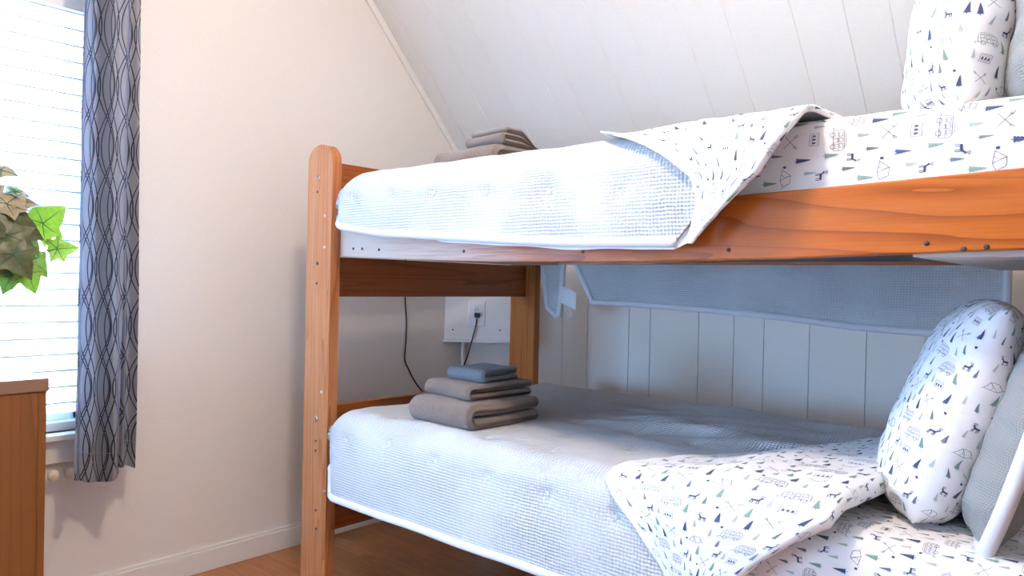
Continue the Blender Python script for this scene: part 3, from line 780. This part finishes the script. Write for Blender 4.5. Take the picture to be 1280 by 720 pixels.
# ---- printed sheets
def sheet(label, x0, y0, y1, zt, r, xa, xb, smin, smax, seed, orient, wr, dip=0.):
    nu, nv = 110, 130; P = np.zeros((nu, nv, 3))
    for i in range(nu):
        x = xa+(xb-xa)*i/(nu-1)
        for j in range(nv):
            s = smin+(smax-smin)*j/(nv-1); p = drape(-5, y0, y1, zt, r, x, s)
            P[i, j] = p
    N = gnorm(P)
    for i in range(nu):
        x = xa+(xb-xa)*i/(nu-1)
        for j in range(nv):
            s = smin+(smax-smin)*j/(nv-1); P[i, j] += N[i, j]*(wr(x, s)+.002*fbm((x, s, 0), (6, 14, 1), 3, seed))
    UV = arc_uv(P); mb = MB(); mb.shell(P, .003, 0, UV); decals(mb, P, UV, orient=orient, seed=seed, scl=.92 if zt > 1 else .74)
    return tag(mb.obj('fitted_sheet', PM, loc=(float(xa), (y0+y1)/2, zt-.2)), label, 'sheet')
sheet('white forest-print sheet under the leaning pillow of the lower bunk', 0, 1.520, 2.585, .655, .07, 1.90, 2.632, -.22, 1.065+.2, 21, 3,
      lambda x, s: .004*noise.noise(Vector((x*3, s*16, 1)))*max(0, min(1, (x-1.95)*4)))
# ---- upper bunk
UX0, UY0, UY1, UZ, UR = .615, 1.468, 2.650, 1.495, .11
up_rows = [(-.272, 1.968, 1.974, 0), (-.257, 1.966, 1.985, 0), (-.232, 1.975, 2.01, 0), (-.18, 1.990, 2.06, .0), (-.13, 1.975, 2.115, .0), (-.08, 1.915, 2.145, .0), (-.04, 1.85, 2.165, .0), (0., 1.76, 2.18, -.004), (.06, 1.68, 2.185, -.008), (.12, 1.66, 2.19, -.008),
           (.3, 1.70, 2.20, -.002), (.5, 1.80, 2.235, .014), (.75, 1.95, 2.26, .03), (1.0, 2.05, 2.24, .02)]
def up_xr(s): return float(np.interp(s, [a[0] for a in up_rows], [a[2]-.07 for a in up_rows]))
def up_bmin(x): return float(np.interp(x, [.5, .62, .72, .9, 1.2, 1.6, 1.96], [-.165, -.178, -.193, -.216, -.234, -.258, -.265]))
ut = [(.745, -.10), (.945, -.10), (1.142, -.112), (1.35, -.12), (1.568, -.13), (1.785, -.15)]
for ss in (.10, .32, .54, .76, .98): ut += [(x+.1*((round(ss*50)) % 2), ss) for x in (.82, 1.03, 1.24, 1.45, 1.66)]
qu, PU_, _ = quilt('pale grey waffle quilt on the upper bunk, overhanging the front rail', UX0, UY0, UY1, UZ, UR, up_bmin, up_xr, 1.182+.10, ut, .0125, 8.0,
      lambda x, s: .006*max(0, min(1, (x-1.0)/.5))*noise.noise(Vector((x*2.5+s*2, s*15+x*2, 3)))*(1 if s < .05 else .4), .008, amin=-.16)
fold_patch(qu, 'turned_back_flap', UX0, UY0, UY1, UZ, UR, up_rows, .009, .008, 31, 0,
      lambda x, s: (.010 if s < .02 else .004)*max(0, 1-abs(x-2.08)/.14)*noise.noise(Vector((x*14-s*5, s*1.5, 2))), curl=.026, label='white printed reverse of the quilt folded back')
sheet('white forest-print sheet tucked behind the upper bunk front rail', 0, 1.581, 2.560, 1.490, .050, 1.9, 2.632, -.16, .979+.10, 41, 1,
      lambda x, s: (.006 if s < -.075+.02*math.sin(x*5) else 0)+.004*noise.noise(Vector((x*3, s*16, 5))))
# printed underside peeping out below the upper hem
nu = 70; P = np.zeros((nu, 8, 3))
for i in range(nu):
    x = 1.05+(1.962-1.05)*i/(nu-1); w = .020*min(1, (x-1.05)/.12, (1.966-x)/.04)*(1+.25*noise.noise(Vector((x*7, 0, 0))))
    b = np.interp(x, [.9, 1.2, 1.6, 1.96], [-.216, -.234, -.258, -.265])
    for j in range(8): s = b-w+(w+.03)*j/7; P[i, j] = drape(UX0, UY0+.008, UY1, UZ, UR, x, s)
UV = arc_uv(P); mb = MB(); mb.shell(P, .003, 0, UV)
mb.obj('lining_edge', PM, qu)['label'] = 'white printed edge below the hem'
# overhang of the upper quilt behind the bed (seen through the bunk)
def hang(q, pts_top, pts_bot, y, seed, tf=()):
    nu, nv = 120, 30; P = np.zeros((nu, nv, 3))
    xs_t = [p[0] for p in pts_top]; xs_b = [p[0] for p in pts_bot]
    for i in range(nu):
        t = i/(nu-1)
        a = np.array([np.interp(t, np.linspace(0, 1, len(pts_top)), [p[k] for p in pts_top]) for k in (0, 1)])
        b = np.array([np.interp(t, np.linspace(0, 1, len(pts_bot)), [p[k] for p in pts_bot]) for k in (0, 1)])
        for j in range(nv):
            c = b+(a-b)*j/(nv-1); d = .010*noise.noise(Vector((c[0]*4, c[1]*3, seed)))+.004*noise.noise(Vector((c[0]*5, c[1]*30, seed)))
            for (tx, tz) in tf: d += .008*math.exp(-((c[0]-tx)**2+(c[1]-tz)**2)/.0006)
            P[i, j] = (c[0], y+d-.02*(1-j/(nv-1)), c[1])
    mb = MB(); UVx = np.stack([P[:, :, 0], P[:, :, 2]], axis=2); mb.shell(P, .012, 0, UVx); mb.obj('back_overhang', M_gauze, q)
    ring = [P[0, j] for j in range(nv-1, 0, -1)]+[P[i, 0] for i in range(nu)]+[P[-1, j] for j in range(1, nv)]
    h = MB(); h.tube(ring, .0125, seg=10); h.obj('hem_binding', M_bind, q)
hang(qu, [(.64, 1.42), (2.385, 1.42)], [(.872, 1.052), (1.1, 1.050), (1.4, 1.040), (1.70, 1.026), (1.95, 1.004), (2.18, .998), (2.385, 1.02)], 2.685, 5.0, [(1.62, 1.12), (1.9, 1.12), (2.13, 1.10), (1.3, 1.13)])
hang(qu, [(.56, 1.42), (.735, 1.42)], [(.640, 1.020), (.692, .983), (.706, .990)], 2.655, 6.0)
# care tag
tg = MB(); nn = 14; P = np.zeros((nn, 6, 3))
for i in range(nn):
    t = i/(nn-1)
    for j in range(6): P[i, j] = (.708+.090*t, 2.640-.012*math.sin(3*t), 1.118-.075*j/5-.028*t*t)
tg.shell(P, .0008, 0, arc_uv(P))
for k in range(9):
    tg.tube([P[i, 1]*(1-.0)+np.array([k*.0085+.004, -.0045, -.006*((k*7) % 3)]) for i in (0,)]+[P[0, 4]+np.array([k*.0085+.004, -.0055, -.004*((k*5) % 3)])], .0007, 1, seg=4)
tg.tube([(.722, 2.648, 1.045), (.738, 2.645, 1.005), (.758, 2.643, .985), (.770, 2.643, .988), (.760, 2.643, 1.01), (.745, 2.645, 1.03)], .0022, 0, seg=6)
tg.obj('care_tag', [mat('tag_white', (.78, .78, .8), .6), mat('tag_ink', (.3, .32, .38), .7)], qu)

# ------------------------------------------------------------------ pillows
def pillow(label, L, H, T, mtx, mats_, deco, seed, binding=False, name='pillow', flange=0.0, ears=.02):
    n1, n2 = 70, 60; fr = np.zeros((n1, n2, 3)); bkp = np.zeros((n1, n2, 3))
    for i in range(n1):
        for j in range(n2):
            u = -math.cos(PI*i/(n1-1)); v = -math.cos(PI*j/(n2-1))
            u = .55*u+.45*(-1+2*i/(n1-1)); v = .55*v+.45*(-1+2*j/(n2-1))
            t = ((1-abs(u)**3.2)*(1-abs(v)**(2.3 if v > 0 else 2.3+3.0*min(1, -v*2))))**.5
            pin = 1-.11*abs(v)**4; pin2 = 1-.11*abs(u)**4
            x = u*L/2*pin+ears*abs(v)**8*u**9*.3; y = v*H/2*pin2+ears*abs(u)**8*v**9*.6
            w = .012*fbm((u*1.6, v*1.6, 0), (1, 1, 1), 3, seed)*(t**.4)
            e = .006*math.sin(v*22+seed)*abs(u)**5*(t**.3)+.006*math.sin(u*26+seed)*abs(v)**5*(t**.3)
            fr[i, j] = (x, y, T/2*t+w+e); bkp[i, j] = (x, y, -T/2*t+w-e)
    def X(A): return np.array([[mtx @ Vector(A[i, j]) for j in range(n2)] for i in range(n1)])
    F, B = X(fr), X(bkp); UVf = arc_uv(F); mb = MB()
    mb.grid(F, 0, UVf); mb.grid(B, 0, UVf, flip=True)
    if deco:
        decals(mb, F, UVf, orient=deco, seed=seed) if deco > 0 else decals(mb, F, UVf, orient=0, seed=seed, mg=.006)
        Bf = B[:, ::-1].copy(); UVb = arc_uv(Bf)
        decals(mb, Bf, UVb, orient=2 if deco < 0 else deco, seed=seed+1, mg=.006)
    loc = mtx.translation
    o = mb.obj(name, mats_, loc=loc); tag(o, label, 'pillow')
    bm = bmesh.new(); bm.from_mesh(o.data); bmesh.ops.remove_doubles(bm, verts=bm.verts, dist=2e-5); bm.to_mesh(o.data); bm.free()
    if binding:
        ring = [F[i, 0] for i in range(n1)]+[F[-1, j] for j in range(n2)]+[F[i, -1] for i in range(n1-1, -1, -1)]+[F[0, j] for j in range(n2-1, -1, -1)]
        c = np.array(loc); ring = [p+(p-c)*(.03+.012*math.sin(k*.16)) for k, p in enumerate(ring)]
        h = MB(); h.tube(ring[::2], .0155, seg=10); h.obj('piped_edge', M_bind, o)
        for a, b in ((.35, .35), (.65, .35), (.35, .65), (.65, .65), (.5, .5)):
            i, j = int(a*n1), int(b*n2); tuft(None, F[i, j], gnorm(F)[i, j], o)
    return o
def pmat(c, yaw, lean, roll=0.):
    """local x = pillow length, y = height, z = face normal; face looks to -X (towards the foot)"""
    base = Matrix(((0, 0, -1, 0), (-1, 0, 0, 0), (0, 1, 0, 0), (0, 0, 0, 1)))
    return Matrix.Translation(c) @ Matrix.Rotation(yaw, 4, 'Z') @ Matrix.Rotation(lean, 4, 'Y') @ Matrix.Rotation(roll, 4, 'X') @ base
R_ = math.radians
pillow('white forest-print pillow leaning on the grey sham of the lower bunk', .48, .49, .20, pmat((2.398, 1.88, .882), R_(14), R_(20)), PM, -1, 51)
pillow('grey quilted pillow with thick piping, behind the printed pillow of the lower bunk', .60, .45, .13, pmat((2.515, 1.875, .865), R_(11), R_(16)), M_sham, 0, 61, True, 'quilted_pillow')
pillow('white forest-print pillow standing upright on the upper bunk', .56, .52, .23, pmat((2.405, 1.92, 1.735), R_(13), R_(6)), PM, -1, 71)
pillow('grey quilted pillow with piped edge, behind the printed pillow of the upper bunk', .62, .46, .14, pmat((2.545, 1.90, 1.71), R_(12), R_(8)), M_sham, 0, 81, True, 'quilted_pillow')

# ------------------------------------------------------------------ towels
def towel(label, group, c, ang, L, Wd, th, gap, layers, mt, seed, zoff=0., droop=0., name='folded_towel'):
    """stack of folded layers: cross-section plane = (w, z); extruded along l. fold edge faces w=0"""
    # centre path of the serpentine
    r = th/2+gap/2; path = []
    zc = th/2
    w0, w1 = r+th/2, Wd-r-th/2
    for k in range(layers):
        a, b = (w1, w0) if k % 2 == 0 else (w0, w1)
        if k == 0: a = Wd
        if k == layers-1: b = Wd if k % 2 else 0.03
        for t in np.linspace(0, 1, 12): path.append((a+(b-a)*t, zc))
        if k < layers-1:
            for q in range(1, 8):
                an = PI*q/8; s = -1 if k % 2 == 0 else 1
                path.append((b+s*r*math.sin(an), zc+r-r*math.cos(an)))
        zc += 2*r
    path = np.array(path); d = np.gradient(path, axis=0); d /= np.linalg.norm(d, axis=1)[:, None]; nrm = np.stack([-d[:, 1], d[:, 0]], axis=1)
    n = len(path); nl = 46; ca, sa = math.cos(ang), math.sin(ang)
    rings = []
    for i in range(nl):
        t = i/(nl-1); e = min(t, 1-t)*L; sh = math.sqrt(max(0, 1-(1-min(1, e/(th*.5)))**2)); sh = max(sh, .05)
        tl = -1+2*t
        prof = [path[k]+nrm[k]*th/2*sh for k in range(n)]
        endc = [path[-1]+d[-1]*th/2*sh*.8]
        prof2 = [path[k]-nrm[k]*th/2*sh for k in range(n-1, -1, -1)]
        endc2 = [path[0]-d[0]*th/2*sh*.8]
        pr = prof+endc+prof2+endc2; row = []
        for (w, z) in pr:
            l = t*L
            wob = .010*noise.noise(Vector((l*6, z*9, seed)))
            zz = max(.0015, z*(1+.10*noise.noise(Vector((l*5, w*6, seed+3))))-droop*z*(w/Wd)**2*6*0-droop*(z/(layers*2*r))*max(0, w/Wd-.35))
            ww = w+wob+.006*noise.noise(Vector((l*14, z*40, seed)))
            row.append((c[0]+ca*l-sa*ww, c[1]+sa*l+ca*ww, c[2]+zz+zoff))
        rings.append(row)
    P = np.array(rings); m_ = P.shape[1]
    Pn = P.copy()
    mb = MB(); v = P.reshape(-1, 3)
    f = [(i*m_+k, (i+1)*m_+k, (i+1)*m_+(k+1) % m_, i*m_+(k+1) % m_) for i in range(nl-1) for k in range(m_)]
    # end caps as strips between the two offset sides
    for i, rv in ((0, 0), (nl-1, 1)):
        for k in range(n-1):
            q = (i*m_+k, i*m_+k+1, i*m_+(2*n-k-1), i*m_+(2*n-k)); f.append(q if rv else q[::-1])
        q = (i*m_+n-1, i*m_+n, i*m_+n+1); f.append(q if rv else q[::-1]); q = (i*m_+0, i*m_+2*n, i*m_+2*n+1); f.append(q if rv else q[::-1])
    mb.add(v, f, 0, None, True)
    o = mb.obj(name, mt, loc=c); return tag(o, label, 'towel', group)
TG = 'folded towels stacked on the lower bunk'
# l runs from the near corner to the left corner
def place(label, grp, N_, ang_deg, L, Wd, th, gap, layers, mt, seed, z, droop=0.):
    """N_ near end of the fold edge; the fold edge runs at ang_deg; layers open towards the bed's rear right"""
    a = R_(ang_deg)
    c = (N_[0]-math.cos(a)*L, N_[1]-math.sin(a)*L, z)
    return towel(label, grp, c, a, L, Wd, th, gap, layers, mt, seed, droop=droop)
place('large taupe towel, bottommost of the stack on the lower bunk', TG, (1.232, 1.54), -2, .285, .31, .034, .006, 2, M_towel, 1, .690)
place('middle-sized taupe towel in the middle of the lower bunk stack', TG, (1.165, 1.60), -6, .22, .27, .022, .004, 2, M_towel, 2, .764)
place('small slate-blue washcloth on top of the lower bunk stack', TG, (1.155, 1.68), 2, .165, .17, .019, .004, 2, M_towelb, 3, .811)
TU = 'folded towels stacked on the upper bunk'
place('wide taupe towel lying under the other on the upper bunk', TU, (1.13, 1.73), -3, .31, .30, .038, .005, 2, M_towel, 4, 1.497)
place('smaller taupe towel on top of the upper bunk stack', TU, (1.135, 1.77), -4, .19, .27, .0175, .003, 3, M_towel, 5, 1.579, .25)

# ------------------------------------------------------------------ outlet casing, plug, cables
ob = thing('outlet_casing', 'white wooden box carrying a wall outlet beside the rear bed post', 'outlet box', (0.12, 2.78, .82))
OD_ = .100
def dp(s, d, z): # along the diagonal, d towards the room
    return (dA[0]+dv[0]*s+dn[0]*d, dA[1]+dv[1]*s+dn[1]*d, z)
def dbx(mb, s0, s1, d0, d1, z0, z1, mi=0):
    v = [dp(s, d, z) for z in (z0, z1) for s, d in ((s0, d0), (s1, d0), (s1, d1), (s0, d1))]
    mb.add(v, [(0,3,2,1),(4,5,6,7),(0,1,5,4),(1,2,6,5),(2,3,7,6),(3,0,4,7)], mi); return mb
S0 = OD_*(-dn[0])/dv[0] if False else -.0
# start of the casing where its face meets the left wall (x=.002)
s0 = (.002-dn[0]*OD_)/dv[0]
bx = MB(); v = []
for z in (.835, 1.13): v += [dp(s0, OD_, z), dp(.37, OD_, z), dp(.37, 0.002, z), dp(.002, .002, z)]
bx.add(v, [(0,3,2,1),(4,5,6,7),(0,1,5,4),(1,2,6,5),(2,3,7,6),(3,0,4,7)])
bx.obj('box', M_trim, ob, bevel=.002)
v = []; s0b = (.002-dn[0]*(OD_+.008))/dv[0]; lp = MB()
for z in (.822, .8345): v += [dp(s0b, OD_+.008, z), dp(.372, OD_+.008, z), dp(.372, .002, z), dp(.002, .002, z)]
lp.add(v, [(0,3,2,1),(4,5,6,7),(0,1,5,4),(1,2,6,5),(2,3,7,6),(3,0,4,7)]); lp.obj('bottom_lip', M_trim, ob, bevel=.002)
# positions on the face from picture: face plane point lookup
cpos = np.array([2.749, 0, 1.13])
def face_px(u, v, d):
    dr_ = _M @ _ray(u, v); p0 = np.array(dp(0, d, 0)); n3 = np.array([dn[0], dn[1], 0]); t = (p0-cpos).dot(n3)/dr_.dot(n3); p = cpos+dr_*t
    return (p[0]-p0[0])*dv[0]+(p[1]-p0[1])*dv[1], p[2]
so, zo = face_px(596, 391, OD_)
pl = dbx(MB(), so-.042, so+.042, OD_, OD_+.006, zo-.065, zo+.065).obj('outlet_plate', M_white, ob, bevel=.002)
dbx(MB(), so-.017, so+.017, OD_+.006, OD_+.009, zo-.046, zo+.046).obj('receptacle', M_white, pl, bevel=.002)
for zz in (.016, -.022):
    hh = MB()
    for sx in (-.0065, .0065): dbx(hh, so+sx-.0014, so+sx+.0014, OD_+.009, OD_+.0094, zo+zz-.004, zo+zz+.004)
    dbx(hh, so-.002, so+.002, OD_+.009, OD_+.0094, zo+zz+.008, zo+zz+.012); hh.obj('socket_slots', M_hole, pl)
for (u, v) in ((566, 412), (625, 413)):
    s_, z_ = face_px(u, v, OD_); k = MB(); k.tube([dp(s_, OD_-.001, z_), dp(s_, OD_+.0015, z_)], .0042, seg=10); k.obj('screw', M_dsteel, ob)
sc_, zc_ = face_px(579, 450, .0)
k = MB(); k.tube([dp(sc_, .030, .03), dp(sc_, .030, .80), dp(sc_+.01, .034, .82)], .011, seg=10)
tag(k.obj('cable_conduit', M_trim, loc=dp(sc_, .02, 0)), 'white cable conduit running down the corner below the outlet box', 'conduit')
pg = thing('power_plug', 'black plug and cord in the outlet behind the folded towels', 'power cord', dp(so, OD_+.01, zo-.022))
sp_, zp_ = face_px(596.5, 394, OD_+.02)
q_ = MB(); dbx(q_, sp_-.014, sp_+.014, OD_+.0095, OD_+.034, zp_-.012, zp_+.012); q_.obj('plug', M_black, pg, bevel=.004)
pts = []
for u, v, d in ((596, 398, .115), (594.5, 408, .115), (590, 425, .115), (585, 443, .10), (579.5, 458, .08), (577, 466, .06), (577, 476, .04), (577, 500, .035), (577, 540, .03)):
    s_, z_ = face_px(u, v, d); pts.append(dp(s_, d, z_))
def smooth_path(p, n=40):
    p = np.array(p); t = np.arange(len(p)); tt = np.linspace(0, len(p)-1, n)
    out = []
    for x in tt:
        i = min(int(x), len(p)-2); f = x-i; p0, p1, p2, p3 = p[max(i-1, 0)], p[i], p[i+1], p[min(i+2, len(p)-1)]
        out.append(.5*((2*p1)+(-p0+p2)*f+(2*p0-5*p1+4*p2-p3)*f*f+(-p0+3*p1-3*p2+p3)*f**3))
    return out
q_ = MB(); q_.tube(smooth_path(pts), .0032, seg=8); q_.obj('cord', M_black, pg)
pts = [at_px(u, v, x) for u, v, x in ((507, 250, .006), (507, 320, .006), (506.5, 372, .006), (508, 400, .006), (507.5, 425, .006), (506, 449, .006), (511, 462, .008), (518, 476, .012), (526, 487, .02), (536, 500, .03), (540, 530, .03))]
q_ = MB(); q_.tube(smooth_path(pts, 60), .0035, seg=8)
tag(q_.obj('black_cable', M_black, loc=tuple(pts[-1])), 'thin black cable hanging down the left wall behind the footboard', 'cable')
